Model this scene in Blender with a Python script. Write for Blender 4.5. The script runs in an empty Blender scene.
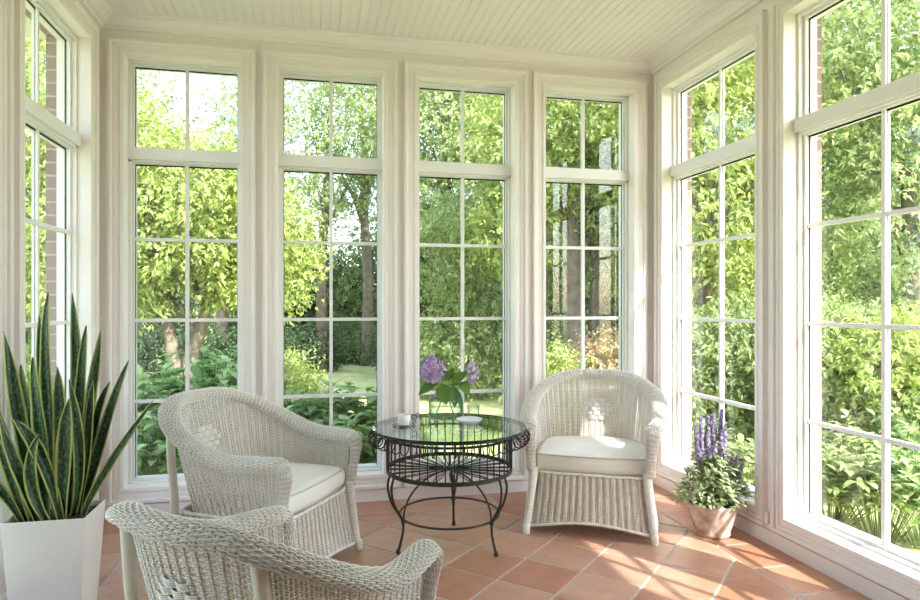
import bpy, bmesh, math, random
import numpy as np
from mathutils import Vector, Matrix

PI = math.pi
SC = bpy.context.scene
COL = SC.collection
rng = np.random.default_rng(7)
random.seed(7)

# ------------------------------------------------------------------ camera
cam_d = bpy.data.cameras.new('camera')
cam = bpy.data.objects.new('camera', cam_d); COL.objects.link(cam)
F_PX = 655.0
cam_d.sensor_fit = 'HORIZONTAL'; cam_d.sensor_width = 36.0
cam_d.lens = 36.0 * F_PX / 920.0
cam_d.shift_y = 3.5 / 920.0
cam_d.clip_start = 0.05; cam_d.clip_end = 300
cam.location = (0, 0, 1.3)
cam.rotation_euler = (PI / 2, 0, -0.21959)
SC.camera = cam

# ------------------------------------------------------------------ sky, sun, exposure
w = bpy.data.worlds.new('sky'); SC.world = w; w.use_nodes = True
nt = w.node_tree; nt.nodes.clear()
wo = nt.nodes.new('ShaderNodeOutputWorld'); bg = nt.nodes.new('ShaderNodeBackground')
sky = nt.nodes.new('ShaderNodeTexSky'); sky.sky_type = 'NISHITA'
sky.sun_disc = False; sky.sun_elevation = math.radians(42); sky.sun_rotation = math.radians(149.6)
sky.air_density = 1.0; sky.dust_density = 1.5; sky.ozone_density = 1.0
hs = nt.nodes.new('ShaderNodeHueSaturation'); hs.inputs['Saturation'].default_value = 0.75
nt.links.new(sky.outputs[0], hs.inputs['Color']); nt.links.new(hs.outputs[0], bg.inputs[0])
bg.inputs[1].default_value = 0.46
nt.links.new(bg.outputs[0], wo.inputs[0])

sun_d = bpy.data.lights.new('sun', 'SUN'); sun_d.energy = 5.2; sun_d.angle = 0.012
sun_d.color = (1.0, 0.95, 0.88)
sun = bpy.data.objects.new('sun', sun_d); COL.objects.link(sun)
SUN_DIR = Vector((-0.37, 0.63, -0.67)).normalized()
sun.rotation_euler = SUN_DIR.to_track_quat('-Z', 'Y').to_euler()
sun.location = (6, -9, 12)

vs = SC.view_settings
vs.view_transform = 'Standard'; vs.look = 'None'; vs.gamma = 1.0; vs.use_curve_mapping = False
vs.exposure = 1.28
SC.display_settings.display_device = 'sRGB'
SC.cycles.max_bounces = 14; SC.cycles.diffuse_bounces = 7; SC.cycles.glossy_bounces = 4
SC.cycles.transparent_max_bounces = 24; SC.cycles.transmission_bounces = 8
SC.cycles.sample_clamp_indirect = 3.0; SC.cycles.adaptive_threshold = .004

# ------------------------------------------------------------------ mesh helpers
class MB:
    """collects polygons, then links them as ONE mesh object"""
    def __init__(s):
        s.V = []; s.F = []; s.M = []; s.T = []; s.UV = []; s.n = 0
    def add(s, v, f, mi=0, tone=None, uv=None):
        v = np.asarray(v, float).reshape(-1, 3); f = np.asarray(f, int)
        s.V.append(v); s.F.append(f + s.n); s.n += len(v)
        s.M.append(np.full(len(f), mi))
        s.T.append(np.zeros(len(f)) if tone is None else np.broadcast_to(tone, (len(f),)))
        s.UV.append(None if uv is None else np.asarray(uv, float)[f.reshape(-1)])
        return s
    def mesh(s, name, mats, smooth=True):
        me = bpy.data.meshes.new(name)
        V = np.concatenate(s.V)
        me.vertices.add(len(V)); me.vertices.foreach_set('co', V.reshape(-1).astype(np.float32))
        loops = np.concatenate([f.reshape(-1) for f in s.F])
        tot = np.concatenate([np.full(len(f), f.shape[1]) for f in s.F])
        start = np.concatenate([[0], np.cumsum(tot)[:-1]])
        me.loops.add(len(loops)); me.loops.foreach_set('vertex_index', loops.astype(np.int32))
        me.polygons.add(len(tot))
        me.polygons.foreach_set('loop_start', start.astype(np.int32))
        me.polygons.foreach_set('loop_total', tot.astype(np.int32))
        me.polygons.foreach_set('material_index', np.concatenate(s.M).astype(np.int32))
        me.polygons.foreach_set('use_smooth', np.full(len(tot), bool(smooth)))
        T = np.concatenate(s.T)
        if np.any(T != 0):
            at = me.attributes.new('tone', 'FLOAT', 'FACE'); at.data.foreach_set('value', T.astype(np.float32))
        if any(u is not None for u in s.UV):
            ul = me.uv_layers.new(name='UVMap')
            U = np.concatenate([u if u is not None else np.zeros((f.size, 2)) for u, f in zip(s.UV, s.F)])
            ul.data.foreach_set('uv', U.reshape(-1).astype(np.float32))
        for m in (mats if isinstance(mats, (list, tuple)) else [mats]): me.materials.append(m)
        me.update(calc_edges=True); me.validate()
        return me
    def build(s, name, mats, parent=None, smooth=True, fix=False, bevel=0, loc=None):
        me = s.mesh(name, mats, smooth)
        if fix:
            bm = bmesh.new(); bm.from_mesh(me); bmesh.ops.recalc_face_normals(bm, faces=bm.faces); bm.to_mesh(me); bm.free()
        o = bpy.data.objects.new(name, me); COL.objects.link(o)
        if parent: o.parent = parent
        if loc is not None: o.location = loc
        if bevel:
            b = o.modifiers.new('bevel', 'BEVEL'); b.width = bevel; b.segments = 2; b.limit_method = 'ANGLE'
        return o

BOXF = [(0, 1, 3, 2), (4, 6, 7, 5), (0, 4, 5, 1), (2, 3, 7, 6), (0, 2, 6, 4), (1, 5, 7, 3)]
def box(mb, a, b, mi=0, fn=None, tone=None):
    v = [(x, y, z) for x in (a[0], b[0]) for y in (a[1], b[1]) for z in (a[2], b[2])]
    if fn: v = [fn(*p) for p in v]
    mb.add(v, BOXF, mi, tone)

def frames(pts, closed):
    p = np.asarray(pts, float)
    if closed: t = np.roll(p, -1, 0) - np.roll(p, 1, 0)
    else: t = np.gradient(p, axis=0)
    t /= np.linalg.norm(t, axis=1)[:, None] + 1e-12
    ref = np.array([0, 0, 1.0]) if abs(t[0][2]) < .9 else np.array([1.0, 0, 0])
    n = np.zeros_like(p); prev = ref
    for i in range(len(p)):
        q = prev - t[i] * prev.dot(t[i]); l = np.linalg.norm(q)
        if l < 1e-6: q = np.cross(t[i], [0.3, .5, .8]); l = np.linalg.norm(q)
        n[i] = q / l; prev = n[i]
    return p, t, n, np.cross(t, n)

def tube(mb, pts, r, ns=8, closed=False, mi=0, tone=None, caps=True, flat=1.0):
    p, t, n, b = frames(pts, closed)
    m = len(p); r = np.broadcast_to(np.asarray(r, float), (m,))
    th = np.arange(ns) * 2 * PI / ns
    v = p[:, None] + r[:, None, None] * (np.cos(th)[None, :, None] * n[:, None] * flat + np.sin(th)[None, :, None] * b[:, None])
    idx = np.arange(m * ns).reshape(m, ns)
    if closed: idx = np.vstack([idx, idx[:1]])
    a = idx[:-1]; c = idx[1:]
    f = np.stack([a, np.roll(a, -1, 1), np.roll(c, -1, 1), c], -1).reshape(-1, 4)
    mb.add(v, f, mi, tone)
    if caps and not closed:
        base = mb.n - m * ns
        for row, ii in ((0, range(ns - 1, -1, -1)), (m - 1, range(ns))):
            mb.F.append(np.array([[base + row * ns + k for k in ii]])); mb.M.append(np.array([mi]))
            mb.T.append(np.zeros(1) if tone is None else np.full(1, float(np.ravel(tone)[0]))); mb.UV.append(None)

def lathe(mb, prof, n=32, c=(0, 0, 0), mi=0, wob=None):
    prof = np.asarray(prof, float); th = np.arange(n) * 2 * PI / n
    v = np.zeros((len(prof), n, 3))
    v[..., 0] = c[0] + prof[:, :1] * np.cos(th); v[..., 1] = c[1] + prof[:, :1] * np.sin(th); v[..., 2] = c[2] + prof[:, 1:2]
    if wob is not None: v = wob(v)
    idx = np.arange(len(prof) * n).reshape(len(prof), n)
    a = idx[:-1]; d = idx[1:]
    f = np.stack([a, np.roll(a, -1, 1), np.roll(d, -1, 1), d], -1).reshape(-1, 4)
    mb.add(v, f, mi)

def smooth_path(pts, n=24):
    """Catmull-Rom through the points"""
    P = np.asarray(pts, float); P = np.vstack([2 * P[0] - P[1], P, 2 * P[-1] - P[-2]])
    out = []
    segs = len(P) - 3; per = max(2, n // segs)
    for i in range(segs):
        a, b, c, d = P[i:i + 4]
        for k in range(per):
            t = k / per
            out.append(.5 * ((2 * b) + (c - a) * t + (2 * a - 5 * b + 4 * c - d) * t * t + (3 * b - a - 3 * c + d) * t ** 3))
    out.append(P[-2]); return np.array(out)

def tag(o, label, cat, group=None):
    o['label'] = label; o['category'] = cat
    if group: o['group'] = group
    return o
def struct(o):
    o['kind'] = 'structure'; return o
def empty(name, loc=(0, 0, 0), rz=0):
    o = bpy.data.objects.new(name, None); COL.objects.link(o)
    o.location = loc; o.rotation_euler = (0, 0, rz); o.empty_display_size = .1
    return o
def copy_tree(o, parent=None):
    c = o.copy(); COL.objects.link(c)
    if parent: c.parent = parent
    for ch in [k for k in SC.objects if k.parent == o and k != c]: copy_tree(ch, c)
    return c

# ------------------------------------------------------------------ materials
def base_mat(name, col=(.8, .8, .8), rough=.5, spec=.5, metal=0):
    m = bpy.data.materials.new(name); m.use_nodes = True
    b = m.node_tree.nodes['Principled BSDF']
    b.inputs['Base Color'].default_value = (*col, 1); b.inputs['Roughness'].default_value = rough
    b.inputs['Specular IOR Level'].default_value = spec; b.inputs['Metallic'].default_value = metal
    return m
def N(m, t, **kw):
    n = m.node_tree.nodes.new(t)
    for k, v in kw.items():
        if k in n.inputs.keys(): n.inputs[k].default_value = v
        else: setattr(n, k, v)
    return n
def L(m, a, b): m.node_tree.links.new(a, b)
def ramp(m, stops):
    r = N(m, 'ShaderNodeValToRGB'); e = r.color_ramp.elements
    while len(e) < len(stops): e.new(.5)
    for k, (p, c) in zip(e, stops): k.position = p; k.color = (*c, 1)
    return r
def noise_mat(name, c1, c2, scale, rough=.5, bump=0, spec=.5, detail=4, bscale=None):
    m = base_mat(name, c1, rough, spec); b = m.node_tree.nodes['Principled BSDF']
    tc = N(m, 'ShaderNodeTexCoord'); n = N(m, 'ShaderNodeTexNoise', Scale=scale, Detail=detail)
    L(m, tc.outputs['Object'], n.inputs['Vector'])
    r = ramp(m, [(.35, c1), (.65, c2)]); L(m, n.outputs['Fac'], r.inputs[0]); L(m, r.outputs[0], b.inputs['Base Color'])
    if bump:
        n2 = N(m, 'ShaderNodeTexNoise', Scale=bscale or scale * 4, Detail=3); L(m, tc.outputs['Object'], n2.inputs['Vector'])
        bp = N(m, 'ShaderNodeBump', Strength=bump, Distance=.01)
        L(m, n2.outputs['Fac'], bp.inputs['Height']); L(m, bp.outputs[0], b.inputs['Normal'])
    return m

WHITE = base_mat('white_paint', (.85, .80, .785), .5, .3)
CEIL = base_mat('ceiling_paint', (.80, .75, .735), .55, .3)
VINYL = base_mat('white_vinyl', (.83, .82, .81), .45, .3)
PANE_EDGE = base_mat('dark_pane_edge', (.03, .032, .03), .7, .2)

def brick_mat():
    m = base_mat('brick', (.4, .2, .15), .85, .2); b = m.node_tree.nodes['Principled BSDF']
    tc = N(m, 'ShaderNodeTexCoord'); mp = N(m, 'ShaderNodeMapping')
    mp.vector_type = 'POINT'
    sp = N(m, 'ShaderNodeSeparateXYZ'); L(m, tc.outputs['Object'], sp.inputs[0])
    ad = N(m, 'ShaderNodeMath', operation='ADD'); L(m, sp.outputs[0], ad.inputs[0]); L(m, sp.outputs[1], ad.inputs[1])
    cb = N(m, 'ShaderNodeCombineXYZ'); L(m, ad.outputs[0], cb.inputs[0]); L(m, sp.outputs[2], cb.inputs[1])
    br = N(m, 'ShaderNodeTexBrick', Scale=1.0)
    br.inputs['Brick Width'].default_value = .22; br.inputs['Row Height'].default_value = .075
    br.inputs['Mortar Size'].default_value = .006; br.inputs['Mortar Smooth'].default_value = .2
    br.inputs['Color1'].default_value = (.25, .165, .135, 1); br.inputs['Color2'].default_value = (.20, .135, .115, 1)
    br.inputs['Mortar'].default_value = (.36, .34, .32, 1)
    L(m, cb.outputs[0], br.inputs['Vector']); L(m, br.outputs['Color'], b.inputs['Base Color'])
    bp = N(m, 'ShaderNodeBump', Strength=.6, Distance=.01, invert=True); L(m, br.outputs['Fac'], bp.inputs['Height']); L(m, bp.outputs[0], b.inputs['Normal'])
    return m
BRICK = brick_mat()

def thin_glass(name, tint, ior=1.5, rough=0.0, strength=1.0, edge=None):
    m = bpy.data.materials.new(name); m.use_nodes = True; t = m.node_tree; t.nodes.clear()
    o = N(m, 'ShaderNodeOutputMaterial'); tr = N(m, 'ShaderNodeBsdfTransparent'); gl = N(m, 'ShaderNodeBsdfGlossy')
    tr.inputs[0].default_value = (*tint, 1); gl.inputs['Roughness'].default_value = rough
    mx = N(m, 'ShaderNodeMixShader'); fl = N(m, 'ShaderNodeLayerWeight', Blend=.5)
    pw = N(m, 'ShaderNodeMath', operation='POWER'); pw.inputs[1].default_value = 5      # Schlick reflectance, same from both sides
    f0 = ((ior - 1) / (ior + 1)) ** 2
    mu = N(m, 'ShaderNodeMath', operation='MULTIPLY_ADD'); mu.inputs[1].default_value = (1 - f0) * strength; mu.inputs[2].default_value = f0 * strength; mu.use_clamp = True
    L(m, fl.outputs['Facing'], pw.inputs[0]); L(m, pw.outputs[0], mu.inputs[0]); L(m, mu.outputs[0], mx.inputs[0])
    if edge:
        lw = N(m, 'ShaderNodeLayerWeight', Blend=.35); mc = N(m, 'ShaderNodeMix', data_type='RGBA')
        mc.inputs[6].default_value = (*tint, 1); mc.inputs[7].default_value = (*edge, 1)
        L(m, lw.outputs['Facing'], mc.inputs[0]); L(m, mc.outputs[2], tr.inputs[0])
    L(m, tr.outputs[0], mx.inputs[1]); L(m, gl.outputs[0], mx.inputs[2]); L(m, mx.outputs[0], o.inputs[0])
    return m
GLASS = thin_glass('window_glass', (.97, .985, .975), 1.5)
TABLEGLASS = thin_glass('table_glass', (.86, .95, .91), 1.5, strength=1.2)
CLEAR = thin_glass('clear_glass', (.96, .98, .975), 1.5, edge=(.50, .58, .55))
GLASSEDGE = base_mat('glass_edge', (.012, .03, .024), .15, .35)

def attr_mat(name, stops, rough=.5, spec=.4, noise=None, bump=0):
    m = base_mat(name, stops[0][1], rough, spec); b = m.node_tree.nodes['Principled BSDF']
    at = N(m, 'ShaderNodeAttribute', attribute_name='tone'); r = ramp(m, stops); L(m, at.outputs['Fac'], r.inputs[0])
    out = r.outputs[0]
    if noise:
        tc = N(m, 'ShaderNodeTexCoord'); n = N(m, 'ShaderNodeTexNoise', Scale=noise[0], Detail=5, Roughness=.6)
        L(m, tc.outputs['Object'], n.inputs['Vector'])
        rr = ramp(m, [(.3, noise[1]), (.7, noise[2])]); L(m, n.outputs['Fac'], rr.inputs[0])
        mx = N(m, 'ShaderNodeMix', data_type='RGBA', blend_type='MULTIPLY'); mx.inputs[0].default_value = 1
        L(m, out, mx.inputs[6]); L(m, rr.outputs[0], mx.inputs[7]); out = mx.outputs[2]
        if bump:
            bp = N(m, 'ShaderNodeBump', Strength=bump, Distance=.004); L(m, n.outputs['Fac'], bp.inputs['Height']); L(m, bp.outputs[0], b.inputs['Normal'])
    L(m, out, b.inputs['Base Color'])
    return m
TILE = attr_mat('terracotta', [(0, (.44, .195, .12)), (.3, (.51, .265, .175)), (.55, (.56, .335, .24)), (.8, (.53, .295, .215)), (1, (.47, .215, .135))],
                .34, .45, (9, (.86, .84, .83), (1.08, 1.06, 1.05)), .12)
GROUT = noise_mat('grout', (.42, .40, .38), (.50, .48, .45), 30, .9, .2)

def leaf_mat(name, dark, mid, light, trans=.35, rough=.45):
    m = bpy.data.materials.new(name); m.use_nodes = True; b = m.node_tree.nodes['Principled BSDF']
    o = m.node_tree.nodes['Material Output']
    b.inputs['Roughness'].default_value = rough; b.inputs['Specular IOR Level'].default_value = .2
    at = N(m, 'ShaderNodeAttribute', attribute_name='tone')
    r = ramp(m, [(0, dark), (.5, mid), (1, light)]); L(m, at.outputs['Fac'], r.inputs[0]); L(m, r.outputs[0], b.inputs['Base Color'])
    tl = N(m, 'ShaderNodeBsdfTranslucent'); hs = N(m, 'ShaderNodeHueSaturation', Saturation=1.1, Value=1.3, Hue=.485)
    L(m, r.outputs[0], hs.inputs['Color']); L(m, hs.outputs[0], tl.inputs[0])
    mx = N(m, 'ShaderNodeMixShader'); mx.inputs[0].default_value = trans
    L(m, b.outputs[0], mx.inputs[1]); L(m, tl.outputs[0], mx.inputs[2]); L(m, mx.outputs[0], o.inputs[0])
    return m
LEAF_Y = leaf_mat('leaf_yellow_green', (.19, .26, .07), (.34, .42, .13), (.52, .57, .25), .4)
LEAF_L = leaf_mat('leaf_light', (.15, .22, .08), (.29, .37, .15), (.48, .53, .28), .4)
LEAF_M = leaf_mat('leaf_mid', (.09, .15, .06), (.18, .26, .11), (.34, .42, .20), .4)
LEAF_D = leaf_mat('leaf_dark', (.035, .065, .035), (.07, .12, .06), (.14, .20, .10))
LEAF_P = leaf_mat('leaf_perennial', (.16, .27, .10), (.30, .45, .18), (.48, .61, .30), .35)
LEAF_O = leaf_mat('leaf_orange', (.42, .40, .20), (.58, .44, .26), (.66, .50, .38))
BARK = noise_mat('bark', (.13, .105, .08), (.23, .19, .145), 8, .9, .6)
BARKD = noise_mat('bark_dark', (.10, .08, .06), (.17, .14, .10), 8, .9, .6)

# ------------------------------------------------------------------ room
D, XR, XL, YF, ZC = 4.325, 2.394, -1.245, -1.2, 3.03
OZ0, OZ1 = .162, 2.83            # bottom / top of every window opening
def fB(u, v, z): return (u, D + v, z)
def fR(u, v, z): return (XR + v, u, z)
def fL(u, v, z): return (XL - v, u, z)
def fF(u, v, z): return (u, YF - v, z)
WIN = {'back': (fB, [-.79, .113, 1.016, 1.917], .349, .078, .150),
       'right': (fR, [3.70, 2.476, 1.252], .509, .072, .135),
       'left': (fL, [3.69, 2.57, 1.45], .45, .082, .125)}
VI, VB, VO = .02, .165, .235     # inner face, start of the brick leaf, outer face

def wall(name, fn, u0, u1, wins, half):
    mb = MB()
    for mi, va, vb, g in ((0, VI, VB, 0.0), (1, VB, VO, .012)):
        zt = 3.14
        box(mb, (u0, va, -.22), (u1, vb, OZ0 + g), mi, fn); box(mb, (u0, va, OZ1 - g), (u1, vb, zt), mi, fn)
        e = u0
        for c in sorted(wins):
            box(mb, (e, va, OZ0 + g), (c - half + g, vb, OZ1 - g), mi, fn); e = c + half - g
        box(mb, (e, va, OZ0 + g), (u1, vb, OZ1 - g), mi, fn)
    return struct(mb.build(name, [WHITE, BRICK], smooth=False, fix=True))
wall('wall_back', fB, XL - VO, XR + VO, WIN['back'][1], WIN['back'][2])
wall('wall_right', fR, YF - .2, D + VI, WIN['right'][1], WIN['right'][2])
wall('wall_left', fL, YF - .2, D + VI, WIN['left'][1], WIN['left'][2])
mb = MB(); box(mb, (XL - .3, .0, -.2), (XR + .3, .2, 3.14), 0, fF); struct(mb.build('wall_front', [BRICK], smooth=False, fix=True))

# baseboards
for nm, fn, a, b in (('back', fB, XL, XR), ('right', fR, YF, D), ('left', fL, YF, D)):
    mb = MB(); box(mb, (a, 0, 0), (b, VI, .066), 0, fn); box(mb, (a, -.0, .066), (b, VI, .076), 0, fn)
    struct(mb.build('baseboard_' + nm, [WHITE], smooth=False, fix=True))

CAS = [(-.006, .020), (-.006, .006), (-.002, .001), (.008, .001), (.014, .008), (.030, .008), (.032, .003), (.054, .003),
       (.056, -.008), (.062, -.012), (.078, -.012), (.078, .020)]
def casing(mb, fn, c, half, cw):
    s = cw / .078
    rows = []
    for wd, p in CAS:
        d = wd * s
        rows.append([fn(u, p, z) for u, z in ((c - half - d, OZ0 - d), (c + half + d, OZ0 - d), (c + half + d, OZ1 + d), (c - half - d, OZ1 + d))])
    V = np.array(rows); n = len(rows); idx = np.arange(n * 4).reshape(n, 4)
    a, b = idx[:-1], idx[1:]
    mb.add(V, np.stack([a, np.roll(a, -1, 1), np.roll(b, -1, 1), b], -1).reshape(-1, 4))
def rect_frame(mb, fn, u0, u1, z0, z1, wd, va, vb, mi=0):
    box(mb, (u0, va, z0), (u1, vb, z0 + wd), mi, fn); box(mb, (u0, va, z1 - wd), (u1, vb, z1), mi, fn)
    box(mb, (u0, va, z0 + wd), (u0 + wd, vb, z1 - wd), mi, fn); box(mb, (u1 - wd, va, z0 + wd), (u1, vb, z1 - wd), mi, fn)

GZ = dict(b=.192, m3=.683, m2=1.194, m1=1.705, l=2.179, t=2.277, top=2.79)
k = 0
for side, (fn, cs, half, cw, rec) in WIN.items():
    for c in cs:
        k += 1
        u0, u1 = c - half, c + half
        mb = MB()                                   # lining of the opening
        t = .012
        rect_frame(mb, fn, u0, u1, OZ0, OZ1, t, .002, rec + .02)
        root = struct(mb.build('window_%d' % k, [WHITE], smooth=False, fix=True))
        mb = MB(); casing(mb, fn, c, half, cw); mb.build('casing', [WHITE], root, smooth=False, fix=True)
        mb = MB()                                   # stepped vinyl frame, transom bar
        i = t
        for wd, va in ((.014, rec - .050), (.016, rec - .024)):
            rect_frame(mb, fn, u0 + i, u1 - i, OZ0 + i, OZ1 - i, wd, va, rec + .045); i += wd - .0005
        box(mb, (u0 + t, rec - .07, GZ['l'] + .018), (u1 - t, rec + .04, GZ['t'] - .012), 0, fn)
        box(mb, (u0 + t, rec - .05, GZ['l'] + .006), (u1 - t, rec + .04, GZ['l'] + .018), 0, fn)
        box(mb, (u0 + t, rec - .03, GZ['l'] - .002), (u1 - t, rec + .04, GZ['l'] + .006), 0, fn)
        box(mb, (u0 + t, rec - .045, GZ['t'] - .012), (u1 - t, rec + .04, GZ['t']), 0, fn)
        mb.build('frame', [VINYL], root, smooth=False, fix=True)
        mb = MB(); h = .0105
        gi = i
        for za, zb in ((GZ['b'], GZ['l']), (GZ['t'], GZ['top'])):
            box(mb, (c - h, rec - .014, za - .01), (c + h, rec - .004, zb + .01), 0, fn)
            box(mb, (c - h, rec + .004, za - .01), (c + h, rec + .014, zb + .01), 0, fn)
        for z in (GZ['m1'], GZ['m2'], GZ['m3']):
            box(mb, (u0 + gi - .01, rec - .0135, z - h), (u1 - gi + .01, rec - .004, z + h), 0, fn)
            box(mb, (u0 + gi - .01, rec + .004, z - h), (u1 - gi + .01, rec + .0135, z + h), 0, fn)
        mb.build('muntins', [VINYL], root, smooth=False, fix=True)
        mb = MB()  # thin near-black strips round the edge of each pane
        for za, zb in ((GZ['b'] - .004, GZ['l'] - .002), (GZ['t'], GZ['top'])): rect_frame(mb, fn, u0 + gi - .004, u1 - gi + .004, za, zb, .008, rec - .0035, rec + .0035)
        mb.build('pane_edging', [PANE_EDGE], root, smooth=False, fix=True)
        mb = MB()
        box(mb, (u0 + gi - .008, rec - .003, GZ['b'] - .015), (u1 - gi + .008, rec + .003, GZ['l'] + .002), 0, fn)
        box(mb, (u0 + gi - .008, rec - .003, GZ['t'] - .002), (u1 - gi + .008, rec + .003, GZ['top'] + .015), 0, fn)
        mb.build('glazing', [GLASS], root, smooth=False, fix=True)

# crown moulding round the room
mb = MB()
prof = [(VI + .0, 2.965), (-.004, 2.965), (-.006, 2.985), (-.018, 2.987), (-.026, 2.992), (-.045, 3.006), (-.062, 3.013), (-.072, 3.014), (-.074, 3.024), (-.082, 3.026), (-.082, 3.04)]
rows = [[(XL - v, YF - v, z), (XR + v, YF - v, z), (XR + v, D + v, z), (XL - v, D + v, z)] for v, z in prof]
idx = np.arange(len(rows) * 4).reshape(-1, 4); a, b = idx[:-1], idx[1:]
mb.add(np.array(rows), np.stack([a, np.roll(a, -1, 1), np.roll(b, -1, 1), b], -1).reshape(-1, 4))
struct(mb.build('trim_1', [WHITE], smooth=False, fix=True))

# beadboard ceiling: boards run away from the camera
mb = MB(); x = XL - .05; xs = []
while x < XR + .08:
    xs += [(x, ZC), (x + .044, ZC), (x + .0455, ZC + .003), (x + .048, ZC + .0008), (x + .0525, ZC + .0008), (x + .0545, ZC + .003)]; x += .056
n = len(xs); V = [(a, yy, b) for yy in (YF - .05, D + .05) for a, b in xs]
mb.add(V, [(i, i + 1, n + i + 1, n + i) for i in range(n - 1)])
box(mb, (XL - .15, YF - .05, ZC + .02), (XR + .15, D + .15, ZC + .09))
struct(mb.build('ceiling', [CEIL], smooth=False))
mb = MB(); box(mb, (XL - .75, YF - .3, 3.14), (XR + .75, D + .75, 3.26)); box(mb, (XL - .80, YF - .3, 3.16), (XR + .80, D + .80, 3.30))
struct(mb.build('roof', [WHITE], smooth=False, fix=True))

# floor: terracotta squares laid on the diagonal inside a straight border course
mb = MB()
box(mb, (XL - .1, YF - .1, -.2), (XR + .1, D + .1, -.003), 1)
BW = .29
ix0, ix1, iy1, iy0 = XL + BW, XR - BW, D - BW, YF
def clip(poly, ax, val, keep_less):
    out = []
    for i in range(len(poly)):
        p, q = poly[i], poly[(i + 1) % len(poly)]
        ip = (p[ax] <= val) if keep_less else (p[ax] >= val); iq = (q[ax] <= val) if keep_less else (q[ax] >= val)
        if ip: out.append(p)
        if ip != iq:
            t_ = (val - p[ax]) / (q[ax] - p[ax]); out.append((p[0] + t_ * (q[0] - p[0]), p[1] + t_ * (q[1] - p[1])))
    return out
def tile(poly, tone):
    c = np.mean(poly, 0); k_ = len(poly); P = np.array(poly)
    r = np.linalg.norm(P - c, axis=1)[:, None]
    Q = c + (P - c) * (1 - np.minimum(.5, .006 / r))
    z = random.uniform(-.0005, .0007)
    V = np.vstack([np.c_[P, np.full(k_, -.003)], np.c_[(P * .5 + Q * .5), np.full(k_, -.001)], np.c_[Q, np.full(k_, z)]])
    f = [[i, (i + 1) % k_, k_ + (i + 1) % k_, k_ + i] for i in range(k_)] + [[k_ + i, k_ + (i + 1) % k_, 2 * k_ + (i + 1) % k_, 2 * k_ + i] for i in range(k_)]
    mb.add(V, f, 0, tone); mb.F.append(np.array([[mb.n - k_ + i for i in range(k_)]])); mb.M.append(np.array([0])); mb.T.append(np.array([tone])); mb.UV.append(None)
S = .30; g = .0045; s2 = math.sqrt(.5)
for i in range(-16, 24):
    for j in range(-16, 20):
        ua, va = 2.70 + i * S, .905 + j * S
        poly = []
        for u_, v_ in ((ua + g, va + g), (ua + S - g, va + g), (ua + S - g, va + S - g), (ua + g, va + S - g)):
            poly.append(((u_ - v_) * s2, (u_ + v_) * s2))
        for ax, val, less in ((0, ix0 + g, False), (0, ix1 - g, True), (1, iy0, False), (1, iy1 - g, True)):
            if poly: poly = clip(poly, ax, val, less)
        if len(poly) >= 3:
            P = np.array(poly); A = abs(np.dot(P[:, 0], np.roll(P[:, 1], 1)) - np.dot(P[:, 1], np.roll(P[:, 0], 1))) / 2
            if A > .0006: tile(poly, max(.02, random.random()))
def strip(x0, x1, y0, y1): tile([(x0 + g, y0 + g), (x1 - g, y0 + g), (x1 - g, y1 - g), (x0 + g, y1 - g)], max(.02, random.random()))
y = D
while y > YF:
    strip(ix1, XR + .01, y - S, y); strip(XL - .01, ix0, y - S, y); y -= S
x = ix0
while x < ix1 - .02: strip(x, min(x + .303, ix1), iy1, D + .01); x += .303
struct(mb.build('floor', [TILE, GROUT], smooth=False))

# ------------------------------------------------------------------ wicker chairs
WICK = noise_mat('white_wicker', (.82, .785, .73), (.87, .84, .795), 14, .5, 0, .35)
WICKT = noise_mat('tan_stake', (.60, .54, .46), (.70, .65, .57), 20, .7, 0, .2)
WICKD = noise_mat('worn_wicker', (.66, .61, .53), (.82, .79, .74), 26, .5, 0, .35)
POLE = noise_mat('painted_pole', (.70, .66, .57), (.78, .75, .67), 12, .5, .05, .35)
CUSH = noise_mat('cream_canvas', (.80, .78, .73), (.84, .82, .775), 5, .85, .15, .2, bscale=260)
PIPE = base_mat('piping', (.60, .56, .49), .8)

def resample(P, n):
    P = np.asarray(P, float); d = np.r_[0, np.cumsum(np.linalg.norm(np.diff(P, axis=0), axis=1))]
    s = np.linspace(0, d[-1], n); return np.stack([np.interp(s, d, P[:, k_]) for k_ in range(P.shape[1])], 1)
def plan(wf, wd, yf, y0, yb, e=2.3, n=401):
    pts = []
    for t_ in np.linspace(0, 1, 30, endpoint=False):
        s = t_ * t_ * (3 - 2 * t_); pts.append((-(wf + (wd - wf) * (1 - (1 - t_) ** 2)), yf + (y0 - yf) * t_))
    for a_ in np.linspace(0, PI, 161):
        cx, sx = math.cos(a_), math.sin(a_)
        pts.append((-wd * math.copysign(abs(cx) ** (2 / e), cx), y0 + (yb - y0) * abs(sx) ** (2 / e)))
    right = [(-p[0], p[1]) for p in pts[:30]][::-1]
    return resample(pts + right, n)
NU = 401
SEATP = plan(.300, .308, -.315, .0, .235, 2.8)
MIDP = plan(.306, .338, -.320, .02, .305, 2.5)
RIMP = plan(.312, .368, -.325, .05, .370, 2.2)
uu = np.linspace(0, 1, NU)
def zrim_f(u):
    d = np.abs(u - .5) * 2                      # 0 at the back, 1 at the arm fronts
    t_ = np.clip((.80 - d) / .68, 0, 1); s = t_ * t_ * (3 - 2 * t_)
    return .588 + .010 * (1 - d) + .212 * s
ZR = zrim_f(uu); Z0 = .33
def interp_plan(A, u): return np.stack([np.interp(u, uu, A[:, 0]), np.interp(u, uu, A[:, 1])], -1)
def P_shell(u, v):
    a_, b_, c_ = interp_plan(SEATP, u), interp_plan(MIDP, u), interp_plan(RIMP, u)
    v1 = v[..., None]
    xy = a_ * (1 - v1) * (1 - 2 * v1) + b_ * 4 * v1 * (1 - v1) + c_ * v1 * (2 * v1 - 1)
    z = Z0 + (np.interp(u, uu, ZR) - Z0) * v
    return np.concatenate([xy, z[..., None]], -1)
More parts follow.
